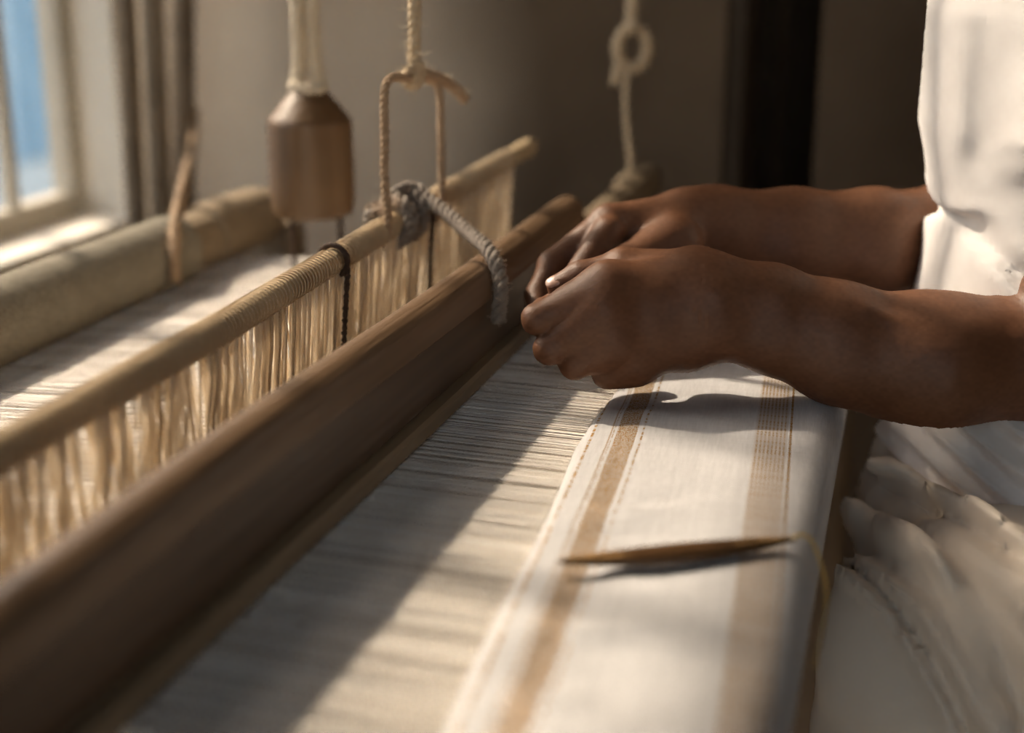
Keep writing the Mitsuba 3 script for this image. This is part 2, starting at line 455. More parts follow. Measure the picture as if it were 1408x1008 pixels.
# the windows: frame, glazing bars and panes
def window(y0, y1, z0, z1, bars, FX):
    wf = say(key_for('window_1' if y0 > 0 else 'window_2'), kind='structure')
    w_ = 0.022
    structure('window_frame', cat_mesh(box(FX - 0.015, FX + 0.015, y0, y0 + w_, z0, z1), box(FX - 0.015, FX + 0.015, y1 - w_, y1, z0, z1),
                                       box(FX - 0.015, FX + 0.015, y0, y1, z0, z0 + 0.030), box(FX - 0.015, FX + 0.015, y0, y1, z1 - 0.03, z1)), 'window_wood', wf)
    if y0 > 0:
        structure('shade_transom', box(FX - 0.018, FX + 0.018, y0, y1, 1.728, 1.796, 0.003), 'window_wood', wf)  # added above the view to keep sun off the lap and cloth edge
    for b in bars:
        structure('glazing_bar', box(FX - 0.010, FX + 0.010, b - 0.0065, b + 0.0065, z0 + 0.028, z1 - 0.028, 0.002), 'window_wood', wf)
    ends = [y0 + w_, *bars, y1 - w_]
    for b0, b1 in zip(ends[:-1], ends[1:]):
        v = V((FX, b0, z0 + 0.02), (FX, b1, z0 + 0.02), (FX, b1, z1 - 0.02), (FX, b0, z1 - 0.02))
        structure('pane', trimesh.Trimesh(v, [[0, 1, 2], [0, 2, 3]], process=False), 'pane_glass', wf)


window(W0 + 0.008, W1 - 0.008, S0 + 0.010, S1, [0.38, 0.60, 0.82, 1.04, 1.27, 1.452], WX - 0.078)
# outside: the yard and the blue-washed neighbouring house
structure('ground', cat_mesh(box(-9, WX - WT, -9, 12, -0.3, -0.15), box(WX - WT, 9, -9, YN - 0.2, -0.3, -0.15)), 'pale_yard')
nb = thing('neighbour_house', 'blue washed board wall of the house outside the window', 'house')
obj('wall', box(-4.6, -4.31, -4, 11, -0.15, 2.1), 'blue_wall', nb, smooth=False)
obj('coping', box(-4.68, -4.22, -4, 11, 2.1, 2.17, 0.01), 'reveal_plaster', nb, smooth=False)
plank = [mikit.ply(box(-4.315, -4.29, 0, 0.142, -0.14, 2.09, 0.006), b) for b in ('blue_wall', 'blue_wall_pale', 'blue_wall_worn')]
prng = random.Random(7)
for i in range(72):
    scene[key_for('plank', nb)] = {**plank[prng.randrange(3)], 'to_world': T().translate([prng.uniform(-0.006, 0.004), 0.5 + 0.146 * i, 0])}

# ------------------------------------------------------------------ the loom's posts and beams
rng = np.random.default_rng(11)


def pole(x, y, r, z0, z1, lean=(0, 0), seed=0, wob=0.004, n=26):
    r_ = np.random.default_rng(seed)
    z = np.linspace(z0, z1, n)
    k = np.linspace(0, 1, n)
    ph = r_.uniform(0, 6, 4)
    p = np.stack([x + lean[0] * k + wob * np.sin(5 * k + ph[0]) + wob * 0.4 * np.sin(17 * k + ph[1]),
                  y + lean[1] * k + wob * np.sin(4 * k + ph[2]) + wob * 0.4 * np.sin(14 * k + ph[3]), z], 1)
    return tube(p, r * (1 + 0.05 * np.sin(9 * k + ph[1]) + r_.normal(0, 0.012, n)), 14)


p = thing('loom_post', 'dark slim loom post in front of the bright window reveal, leftmost of the three uprights', 'post', None)
obj('pole', pole(-0.85, 1.330, 0.0102, 0.0, 2.3, (0.0, 0.120), 1), 'post_wood', p, smooth=True)
p = thing('loom_post', 'smooth upright loom post between the dark slim post and the gnarled pole', 'post', None)
obj('pole', pole(-0.85, 1.377, 0.0150, 0.0, 2.3, (0.0, 0.120), 2), 'pale_post_wood', p, smooth=True)
p = thing('loom_post', 'gnarled rough wooden pole with a cord hanging down its side', 'post', None)
obj('pole', pole(-0.85, 1.402, 0.0140, 0.0, 2.3, (0.0, 0.240), 5, 0.006, 60), 'post_wood', p, smooth=True)
rp = [(-0.836, 1.4801, 0.7761), (-0.828, 1.4604, 0.7498), (-0.75, 1.3049, 0.7406), (-0.68, 1.1662, 0.7388), (-0.632, 1.0743, 0.7408), (-0.604, 1.0226, 0.7396), (-0.592, 0.9986, 0.726), (-0.592, 0.9968, 0.7052)]
h = obj('tied_cord', rope(rp, 0.0052, 0.02, seed=4), 'brown_cord', smooth=True)
say(h, 'pale twisted cord tied from the gnarled pole down over the warp beam', 'cord')

# warp beam, wound with yarn
BX, BZ, BR = -0.624, 0.717, 0.0285
wb = thing('warp_beam', 'thick warp beam wound with grey yarn below the window', 'loom beam')
obj('core', lathe([(0, 0.006), (0.004, 0.022), (0.012, 0.024), (1.2, 0.024), (1.208, 0.022), (1.212, 0.004)], (BX, 0.02, BZ), (BX, 1.232, BZ), 30), 'beam_wood', wb)
yy = np.linspace(0.05, 1.05, 900)
r_ = np.random.default_rng(5)
prof = [(0, 0.024)] + [(y - 0.05 + 0.001, BR + 0.0007 * math.sin(y * 2 * math.pi / 0.0045) + 0.0008 * float(meshkit.noise(V(y * 60, 0, 0))) + r_.normal(0, 0.00015)) for y in yy] + [(1.002, 0.024)]
obj('yarn_winding', lathe(prof, (BX, 0.05, BZ), (BX, 1.05, BZ), 40), 'beam_yarn', wb, smooth=True)
obj('end_band', lathe([(0, 0.0245), (0.001, 0.0275), (0.05, 0.0285), (0.10, 0.027), (0.101, 0.0245)], (BX, 1.10, BZ), (BX, 1.201, BZ), 30), 'beam_wood', wb, label='bare rounded wooden end')
for y in (-0.02, 1.236):
    p = thing('beam_support', 'upright wooden block carrying the %s end of the warp beam' % ('far' if y > 0 else 'near'), 'post')
    obj('upright', box(BX - 0.03, BX + 0.03, y - 0.022, y + 0.022 - (0.003 if y > 0 else -0.018), 0.0, 0.70 if y < 0 else 0.705, 0.004), 'post_wood', p)

# ------------------------------------------------------------------ the warp: hundreds of silk threads from the warp beam to the fell
wp = thing('warp', 'sheet of fine pale silk warp threads stretched across the loom under the batten', 'warp threads')


def warp_layer(n, z_of, seed, r=(0.00030, 0.00052), y0=0.395, y1=1.145, x_end=-0.158):
    r_ = np.random.default_rng(seed)
    xs = np.array([-0.617, -0.52, -0.43, -0.36, -0.30, -0.255, -0.21, x_end])
    ys = y0 + (y1 - y0) * (np.arange(n) + 0.5) / n + r_.normal(0, 0.00035, n) + 0.0007 * np.sin(np.arange(n) * 0.9)
    V_, F_ = [], []
    for i, y in enumerate(ys):
        ra = r_.uniform(*r)
        bend = r_.normal(0, 0.0009)
        dz = r_.normal(0, 0.0006)
        q = np.stack([xs, y + bend * np.sin((xs + 0.6) * 7) + r_.normal(0, 0.00018, len(xs)), np.array([z_of(x) for x in xs]) + dz], 1)
        m = len(xs)
        ring = np.array([(1, 0), (0, 1), (-1, 0), (0, -1)]) * ra
        v = np.repeat(q, 4, 0)
        v[:, 1] += np.tile(ring[:, 0], m)
        v[:, 2] += np.tile(ring[:, 1], m)
        a, j = np.meshgrid(np.arange(m - 1), np.arange(4), indexing='ij')
        p0, p1 = (a * 4 + j).ravel(), (a * 4 + (j + 1) % 4).ravel()
        f = np.vstack([np.stack([p0, p1, p1 + 4], 1), np.stack([p0, p1 + 4, p0 + 4], 1)]) + i * 4 * m
        V_.append(v)
        F_.append(f)
    return trimesh.Trimesh(np.vstack(V_), np.vstack(F_), process=False)


z_hi = lambda x: float(np.interp(x, [-0.617, -0.43, -0.36, -0.29, -0.158], [0.690, 0.699, 0.7035, 0.7015, 0.7005]))
z_lo = lambda x: float(np.interp(x, [-0.617, -0.43, -0.36, -0.29, -0.158], [0.689, 0.696, 0.6975, 0.6985, 0.6992]))
obj('threads', warp_layer(560, z_hi, 21), 'warp_thread', wp, kind='stuff', smooth=True)
obj('threads', warp_layer(330, z_hi, 22), 'warp_thread_pale', wp, kind='stuff', smooth=True)
obj('threads', warp_layer(620, z_lo, 23, (0.00036, 0.0006)), 'warp_thread', wp, kind='stuff', smooth=True)
obj('threads', warp_layer(200, z_hi, 24, (0.0003, 0.0005)), 'warp_thread_dark', wp, kind='stuff', smooth=True)
obj('threads', warp_layer(420, z_lo, 25, (0.0004, 0.0006)), 'warp_thread_pale', wp, kind='stuff', smooth=True)

# ------------------------------------------------------------------ woven cloth over the breast beam
slope = lambda y: -0.022 * (y - 0.5)
CBX, CBR, CBT = -0.0545, 0.0155, 0.7060              # outer edge of the beam's flat top, edge radius, top height
bb = thing('breast_beam', 'wooden breast beam with rounded edges under the woven cloth', 'loom beam')
ed = [(CBX + (CBR - 0.002) * math.sin(math.radians(a)), CBT - CBR + (CBR - 0.002) * math.cos(math.radians(a))) for a in range(0, 91, 10)]
sec = ed + [(CBX + CBR - 0.002, 0.655), (CBX + CBR - 0.006, 0.651), (CBX - 0.044, 0.651), (CBX - 0.048, 0.655), (CBX - 0.048, CBT - 0.008), (CBX - 0.044, CBT - 0.003)]
obj('beam', extrude_y(sec, np.linspace(-0.05, 1.31, 12), lambda y: (slope(y), 0)), 'beam_wood', bb)
for y in (-0.03, 1.28):
    p = thing('beam_support', 'upright post under the %s end of the breast beam' % ('far' if y > 0 else 'near'), 'post')
    obj('upright', box(CBX - 0.045 + slope(y), CBX + 0.010 + slope(y), y - 0.025, y + 0.025, 0.0, 0.6505, 0.004), 'post_wood', p)


def cloth_profile(y):
    """Points (x, z, u) across the cloth at y, from the fell over the breast beam and down."""
    xl = -0.163 - 0.09 * (y - 0.5) if y < 0.72 else -0.163 - 0.09 * 0.22 - 0.02 * (y - 0.72)
    xl += 0.0012 * math.sin(y * 23)
    bx = CBX + slope(y)
    out = [(xl + 0.0035, 0.7012), (xl + 0.001, 0.7014), (xl, 0.7026), (xl + 0.0012, 0.7044), (xl + 0.004, 0.7058), (xl + 0.009, 0.7066)]
    x1 = bx
    for k in np.linspace(0.06, 1, 26):
        x = xl + 0.012 + (x1 - xl - 0.012) * k
        out.append((x, 0.7068 + 0.0004 * k))
    for a in np.linspace(8, 90, 14):
        out.append((bx + (CBR + 0.001) * math.sin(math.radians(a)), CBT - CBR + (CBR + 0.0012) * math.cos(math.radians(a))))
    for z in np.linspace(0.686, 0.33, 22):
        t = 0.690 - z
        out.append((bx + CBR + 0.001 - 0.16 * t * t / (0.05 + t), z))
    o = np.array(out)
    d = np.r_[0, np.cumsum(np.hypot(*np.diff(o, axis=0).T))]
    k0 = int(np.argmin(np.abs(o[:, 0] - bx)[:33]))
    u = bx + d - d[k0] + 0.09 * (y - 0.5)
    return o, u


ys = np.linspace(0.10, 1.13, 260)
P, U = [], []
for y in ys:
    o, u = cloth_profile(y)
    P.append(np.stack([o[:, 0], np.full(len(o), y), o[:, 1]], 1))
    U.append(np.stack([u, np.full(len(o), y)], 1))
P, U = np.array(P), np.array(U)
n_u = P.shape[1]
# gentle ripples, stronger along the fell edge and towards the near end
k = np.arange(n_u)
flat = np.clip((k - 2) / 6, 0, 1) * np.clip((46 - k) / 14, 0, 1)
w = meshkit.fbm(np.stack([P[..., 0] * 9, P[..., 1] * 26, np.zeros(P.shape[:2])], -1), 3, 4) - 0.5
w2 = meshkit.fbm(np.stack([P[..., 0] * 30, P[..., 1] * 55, np.ones(P.shape[:2])], -1), 2, 9) - 0.5
edge = np.exp(-((k - 9) / 8.0) ** 2)[None, :] * np.clip((0.75 - P[..., 1]) / 0.25, 0, 1)
P[..., 2] += flat * np.maximum(w * 0.006 + w2 * 0.0016 + edge * w2 * 0.006, -0.0035)
hang = np.clip((k - 48) / 14, 0, 1)
P[..., 0] += hang * 0.010 * (meshkit.fbm(np.stack([P[..., 1] * 9, P[..., 2] * 2, np.zeros(P.shape[:2])], -1), 2, 5) - 0.5)
a, j = np.meshgrid(np.arange(len(ys) - 1), np.arange(n_u - 1), indexing='ij')
p0 = (a * n_u + j).ravel()
F = np.vstack([np.stack([p0, p0 + 1, p0 + n_u + 1], 1), np.stack([p0, p0 + n_u + 1, p0 + n_u], 1)])
cl = obj('woven_cloth', trimesh.Trimesh(P.reshape(-1, 3), F, process=False), 'silk_cloth', smooth=True, uv=U.reshape(-1, 2))
say(cl, 'white woven cloth with gold border stripes draped over the front of the loom', 'cloth')

# ------------------------------------------------------------------ heddle shaft
HX = -0.36
bar_z = lambda y: float(np.interp(y, [0.2, 0.461, 0.647, 0.926, 1.237], [0.775, 0.777, 0.778, 0.786, 0.790]))
hs = thing('heddle_shaft', 'pale round heddle bar with hanging string heddles behind the dark batten', 'heddle')
yb = np.linspace(0.16, 1.245, 60)
rad = 0.0078 + 0.0005 * np.sin(yb * 21) + 0.0004 * np.sin(yb * 47)
rad[0] = rad[-1] = 0.004
obj('top_bar', tube(np.stack([np.full(60, HX), yb, [bar_z(y) for y in yb]], 1), rad, 18), 'bar_wood', hs, smooth=50)
obj('lower_bar', tube(np.stack([np.full(30, HX), np.linspace(0.16, 1.2, 30), np.full(30, 0.628)], 1), 0.006, 14), 'bar_wood', hs, smooth=50)
s = np.linspace(0, 1, 2600)
for y0, y1, turns in ((0.30, 0.79, 120), (0.80, 0.90, 24), (0.935, 1.165, 60)):
    ph = s * turns * 2 * np.pi
    y = y0 + (y1 - y0) * s
    obj('lashing', tube(np.stack([HX + 0.0086 * np.cos(ph), y, np.interp(y, [0.2, 0.461, 0.647, 0.926, 1.237], [0.775, 0.777, 0.778, 0.786, 0.790]) + 0.0086 * np.sin(ph)], 1), 0.00055, 4), 'jute', hs, smooth=True)
r_ = np.random.default_rng(31)
y = 0.335
n_s = 0
variants = ['heddle_thread', 'heddle_thread_pale', 'heddle_thread', 'jute']
while y < 1.165 and n_s < 296:
    zt = bar_z(y) - 0.006
    lean = r_.normal(0, 0.0016)
    xo = r_.choice([-0.006, 0.006]) + r_.normal(0, 0.001)
    zz = np.array([zt, zt - 0.02, 0.735, 0.7, 0.66, 0.63])
    kx = np.array([1, 0.8, 0.35, 0.0, 0.4, 1.0])
    q = np.stack([HX + xo * kx, y + lean * np.array([0, 0.3, 0.8, 1, 0.6, 0]), zz], 1)
    R = r_.uniform(0.0008, 0.0016)
    obj('string', tube(q, R, 4, False), variants[r_.integers(0, 4) if n_s % 3 else 0], hs, smooth=True)
    y += 0.0029 * r_.uniform(0.55, 1.35) + (0.004 if y < 0.62 and n_s % 3 == 0 else 0)
    n_s += 1
# finer threads between the strings, too many to count
fine = []
for yk in np.sort(r_.uniform(0.335, 1.165, 900)):
    zt = bar_z(yk) - 0.006
    xo = r_.choice([-0.005, 0.005]) + r_.normal(0, 0.0012)
    fine.append(tube(np.stack([HX + xo * np.array([1, 0.5, 0.0, 1.0]), yk + r_.normal(0, 0.0020) * np.array([0, 0.6, 1, 0]), np.array([zt, 0.735, 0.7, 0.63])], 1), r_.uniform(0.0004, 0.0008), 3, False))
obj('fine_strings', cat_mesh(*fine), 'heddle_thread_pale', hs, kind='stuff', smooth=True)
for yk, z1 in ((0.796, 0.72), (0.952, 0.725)):
    zt = bar_z(yk)
    ring = np.linspace(0, 2 * np.pi, 20)
    loop = np.stack([HX + 0.0098 * np.cos(ring), np.full(20, yk), zt + 0.0098 * np.sin(ring)], 1)
    fall = rope([(HX + 0.010, yk, zt - 0.004), (HX + 0.009, yk - 0.004, zt - 0.03), (HX + 0.008, yk - 0.008, 0.715), (HX + 0.006, yk - 0.008, 0.63)], 0.0021, 0.008, 2, seed=9)
    obj('leash', cat_mesh(tube(loop, 0.0019, 8), fall), 'dark_cord', hs, smooth=True, label='dark cord leash tied round the heddle bar')

# ------------------------------------------------------------------ the batten
bt = thing('batten', 'long dark wooden batten board with rounded top crossing the warp', 'batten')
sec = []
for a in np.linspace(0, 180, 15):
    sec.append((-0.2865 + 0.0135 * math.cos(math.radians(a)), 0.7615 + 0.0125 * math.sin(math.radians(a))))
sec = [(-0.2745, 0.752), (-0.2715, 0.754)] + sec[0:] + [(-0.3015, 0.754), (-0.2985, 0.752)]
wave = lambda y: (0.0009 * math.sin(y * 9), 0.0007 * math.sin(y * 13 + 1))
obj('cap_rail', extrude_y(sec, np.linspace(0.12, 1.092, 70), wave), 'batten_wood_lit', bt, smooth=40)
obj('board', extrude_y([(-0.2752, 0.752), (-0.2985, 0.752), (-0.2985, 0.7150), (-0.2752, 0.7150)], np.linspace(0.125, 1.088, 60), lambda y: (0.0007 * math.sin(y * 9), 0)), 'batten_wood', bt, smooth=False)
sole = [(-0.2685, 0.7035), (-0.2672, 0.7050), (-0.2675, 0.7120), (-0.2690, 0.7146), (-0.2740, 0.7160), (-0.3000, 0.7160), (-0.3045, 0.7140), (-0.3045, 0.7035)]
obj('sole_rail', extrude_y(sole, np.linspace(0.125, 1.088, 60), lambda y: (0.0006 * math.sin(y * 11), 0)), 'race_wood', bt, smooth=False, label='paler lower rail just above the warp')
obj('end_peg', cat_mesh(box(-0.304, -0.268, 0.355, 0.368, 0.640, 0.7036, 0.002)), 'race_wood', bt, label='peg under the near end')

# far cross rail of the loom with its own cord
rl = obj('cross_rail', extrude_y([(-0.270, 0.724), (-0.268, 0.728), (-0.268, 0.744), (-0.271, 0.751), (-0.279, 0.755), (-0.288, 0.754), (-0.294, 0.749), (-0.295, 0.728), (-0.293, 0.724)], np.linspace(1.11, 1.385, 14), lambda y: (-0.02 * (y - 1.38), 0.0)), 'race_wood', smooth=25)
say(rl, 'square pale wooden rail end beyond the batten, tied to the knotted rope', 'loom rail')
rr = thing('knotted_rope', 'pale rope with an open loop knot hanging above the square rail end', 'rope')
main = [(-0.302, 1.385, 1.60), (-0.300, 1.378, 1.20), (-0.299, 1.372, 0.93), (-0.298, 1.364, 0.884)]
obj('cord', rope(main, 0.0062, 0.022, seed=12), 'jute', rr, smooth=True)
c0 = V(-0.2955, 1.362, 0.868)
ang = np.radians(np.linspace(75, 75 + 345, 34))
loop = np.stack([c0[0] + 0.0145 * np.cos(ang) * SIDE[0] + 0.002 * np.linspace(-1, 1, 34) * FWD[0], c0[1] + 0.0145 * np.cos(ang) * SIDE[1] + 0.002 * np.linspace(-1, 1, 34) * FWD[1], c0[2] + 0.0195 * np.sin(ang)], 1)
obj('knot', rope(loop, 0.0062, 0.02, smooth_path=False, seed=13), 'jute', rr, smooth=True, label='open loop knot')
obj('cord', rope([tuple(c0 + V(-0.002, -0.002, -0.016)), (-0.2975, 1.345, 0.825), (-0.291, 1.332, 0.785), (-0.286, 1.324, 0.764), (-0.2875, 1.322, 0.7555), (-0.296, 1.322, 0.748), (-0.297, 1.322, 0.730)], 0.0032, 0.018, seed=14), 'jute', rr, smooth=True)
obj('tail', rope([tuple(c0 + V(-0.010, -0.004, -0.012)), tuple(c0 + V(-0.0135, -0.006, -0.024)), tuple(c0 + V(-0.0145, -0.008, -0.034))], 0.0052, 0.018, seed=15), 'jute', rr, smooth=True)

# ------------------------------------------------------------------ suspension cord with a knot, looped under the heddle bar
sc = thing('suspension_cord', 'brown frayed cord knotted into a long loop that carries the heddle bar', 'cord')
up_ = [(-0.357, 0.940, 1.70), (-0.356, 0.938, 1.2), (-0.355, 0.936, 0.96), (-0.355, 0.931, 0.893)]
obj('upper_cord', rope(up_, 0.0048, 0.017, seed=16), 'jute', sc, smooth=True)
K = V(-0.355, 0.928, 0.884)
obj('knot', cat_mesh(rope([K + V(0.0020, -0.0059, 0.0079), K + V(0.0046, 0.0020, 0.0059), K + V(0.0046, 0.0053, -0.0013), K + V(0.0007, 0.0013, -0.0079), K + V(-0.0033, -0.0046, -0.0040), K + V(0.0007, -0.0059, 0.0040), K + V(0.0040, 0.0026, 0.0026)], 0.0036, 0.013, seed=17),
                     rope([K + V(0.0000, 0.0040, 0.0086), K + V(0.0040, -0.0033, 0.0026), K + V(0.0033, -0.0026, -0.0066), K + V(-0.0020, 0.0040, -0.0053), K + V(-0.0033, 0.0053, 0.0040)], 0.0034, 0.013, seed=18)), 'jute', sc, smooth=True)
obj('loop_strand', rope([K + V(0, -0.006, -0.002), K + V(0, -0.030, 0.001), (-0.355, 0.880, 0.883), (-0.355, 0.8755, 0.874), (-0.355, 0.8745, 0.85), (-0.355, 0.873, 0.815), (-0.353, 0.872, 0.790), (-0.358, 0.872, 0.776)], 0.0031, 0.013, seed=19), 'brown_cord', sc, smooth=True)
obj('loop_strand', rope([K + V(0, 0.006, -0.002), K + V(0, 0.028, -0.006), (-0.352, 0.970, 0.871), (-0.351, 0.972, 0.862), (-0.350, 0.970, 0.84), (-0.349, 0.967, 0.81), (-0.348, 0.963, 0.785), (-0.353, 0.961, 0.776)], 0.0031, 0.013, seed=20), 'brown_cord', sc, smooth=True)
tail = [K + V(0.002, 0.008, 0.0), K + V(0.004, 0.045, -0.008), K + V(0.004, 0.072, -0.016), K + V(0.004, 0.098, -0.028)]
obj('tail', rope(tail, 0.0046, 0.015, seed=21), 'brown_cord', sc, smooth=True, label='frayed loose end')
obj('fibres', cat_mesh(fuzz([K + V(0, 0, 0.05), K], 0.005, 26, 0.013, 0.0004, seed=5), fuzz(tail, 0.004, 60, 0.008, 0.00034, seed=6), fuzz([K + V(0, -0.004, 0.006), K + V(0, 0.004, -0.006)], 0.008, 26, 0.009, 0.0004, seed=7)), 'pale_rope', sc, kind='stuff', smooth=True)

# grey wool tie from the heddle bar over the batten
wt = thing('wool_tie', 'thick grey wool yarn tied round the heddle bar and over the batten', 'yarn')
zt = bar_z(0.9)
wrap = []
for t in np.linspace(0, 1, 60):
    a = 2 * np.pi * 2.2 * t + 2.2
    wrap.append((HX + 0.0125 * math.cos(a), 0.885 + 0.052 * t, bar_z(0.9) + 0.001 + 0.0135 * math.sin(a)))
obj('wrap', rope(np.array(wrap), 0.0058, 0.02, smooth_path=False, seed=22), 'grey_wool', wt, smooth=True)
strand = [(-0.366, 0.912, zt + 0.0155), (-0.356, 0.9345, 0.8030), (-0.345, 0.9295, 0.7975), (-0.325, 0.915, 0.7900), (-0.303, 0.893, 0.7835), (-0.287, 0.8735, 0.7810), (-0.275, 0.859, 0.7755), (-0.2675, 0.850, 0.7640), (-0.2660, 0.845, 0.7520), (-0.2665, 0.842, 0.7380)]
obj('strand', rope(strand, 0.0052, 0.02, seed=23), 'grey_wool', wt, smooth=True)
obj('fibres', cat_mesh(fuzz(strand, 0.005, 260, 0.006, 0.00026, seed=8), fuzz([(HX - 0.004, 0.870, zt + 0.014), (HX + 0.002, 0.90, zt + 0.016)], 0.004, 150, 0.008, 0.00026, seed=9)), 'frayed_wool', wt, kind='stuff', smooth=True)

# ------------------------------------------------------------------ hanging wooden weight
cw = V(-0.507, 1.085, 0)
wg = thing('hanging_weight', 'round-shouldered wooden cylinder weight hanging on a doubled pale rope', 'weight')
prof = [(0.0, 0.004), (0.001, 0.028), (0.004, 0.0335), (0.012, 0.0350), (0.030, 0.0353), (0.078, 0.0350), (0.0815, 0.0343), (0.085, 0.0318), (0.105, 0.0150), (0.1075, 0.0125), (0.108, 0.003)]
obj('body', lathe(prof, cw + V(0, 0, 0.746), cw + V(0, 0, 0.9), 40), 'weight_wood', wg, smooth=50)
for k_, (dx, dy) in enumerate(((-0.007, -0.003), (0.007, 0.003))):
    obj('rope', rope([cw + V(dx * 0.3, dy * 0.3 + 0.012, 1.7), cw + V(dx * 0.5, dy * 0.5 + 0.006, 1.2), cw + V(dx * 0.8, dy * 0.8, 0.92), cw + V(dx, dy, 0.862), cw + V(dx * 1.5, dy * 1.5, 0.851)], 0.0062, 0.024, seed=24 + k_), 'pale_rope', wg, smooth=True)
obj('knot', cat_mesh(*[rope([cw + V(0.012 * math.cos(a), 0.012 * math.sin(a), 0.853 + 0.003 * math.sin(2 * a)) for a in np.linspace(0, 6.5, 12)], 0.005, 0.02, seed=30 + q) for q in range(1)]), 'pale_rope', wg, smooth=True)
for dx, dy in ((-0.020, 0.0), (0.020, 0.010)):
    obj('lower_cord', rope([cw + V(dx, dy, 0.748), cw + V(dx, dy, 0.72), cw + V(dx, dy, 0.702)], 0.0028, 0.01, seed=33), 'dark_cord', wg, smooth=True)

# ------------------------------------------------------------------ shuttle with its gold thread
A_, B_ = V(-0.1495, 0.5560, 0.7132), V(-0.0505, 0.6120, 0.7132)
ax = B_ - A_
L = np.linalg.norm(ax)
ax /= L
sd = np.cross([0, 0, 1.0], ax)
sd /= np.linalg.norm(sd)
nz = np.cross(ax, sd)


def shuttle(scale_w, scale_h, lift, t0=0.0, t1=1.0, groove=0.0):
    ts = np.linspace(t0, t1, 60)
    v = []
    for t in ts:
        s_ = max(1e-3, math.sin(math.pi * t) ** 0.72)
        w_ = 0.0066 * s_ * scale_w + 0.0004
        h_ = 0.0036 * s_ * scale_h + 0.0003
        for a in np.arange(18) * 2 * np.pi / 18:
            x, z = w_ * math.cos(a), h_ * math.sin(a)
            if z > 0 and groove:
                z -= groove * h_ * math.exp(-(x / (0.5 * w_)) ** 2) * min(1, 6 * (t - t0), 6 * (t1 - t))
            v.append(A_ + ax * L * t + sd * x + nz * (z + lift - 0.0012 * math.sin(math.pi * t)))
    n = len(ts)
    i, j = np.meshgrid(np.arange(n - 1), np.arange(18), indexing='ij')
    a, b = (i * 18 + j).ravel(), (i * 18 + (j + 1) % 18).ravel()
    return trimesh.Trimesh(np.array(v), np.vstack([np.stack([a, b, b + 18], 1), np.stack([a, b + 18, a + 18], 1)]), process=False)


sh = thing('shuttle', 'slim pointed brown wooden shuttle lying on the white cloth', 'shuttle')
obj('body', shuttle(1.0, 1.0, 0.0), 'shuttle_edge', sh, smooth=True)
obj('face', shuttle(0.70, 0.9, 0.0010, 0.03, 0.97, 0.55), 'shuttle_wood', sh, smooth=True, label='lighter hollowed face')
obj('gold_thread', tube(spline([B_ + V(-0.002, 0, 0), B_ + V(0.006, 0.002, 0.0005), (-0.0385, 0.611, 0.7035), (-0.0345, 0.603, 0.694), (-0.0345, 0.590, 0.680), (-0.0355, 0.577, 0.668)], 40), 0.00075, 6), 'gold_yarn', sh, smooth=True, label='gold thread trailing over the cloth edge')
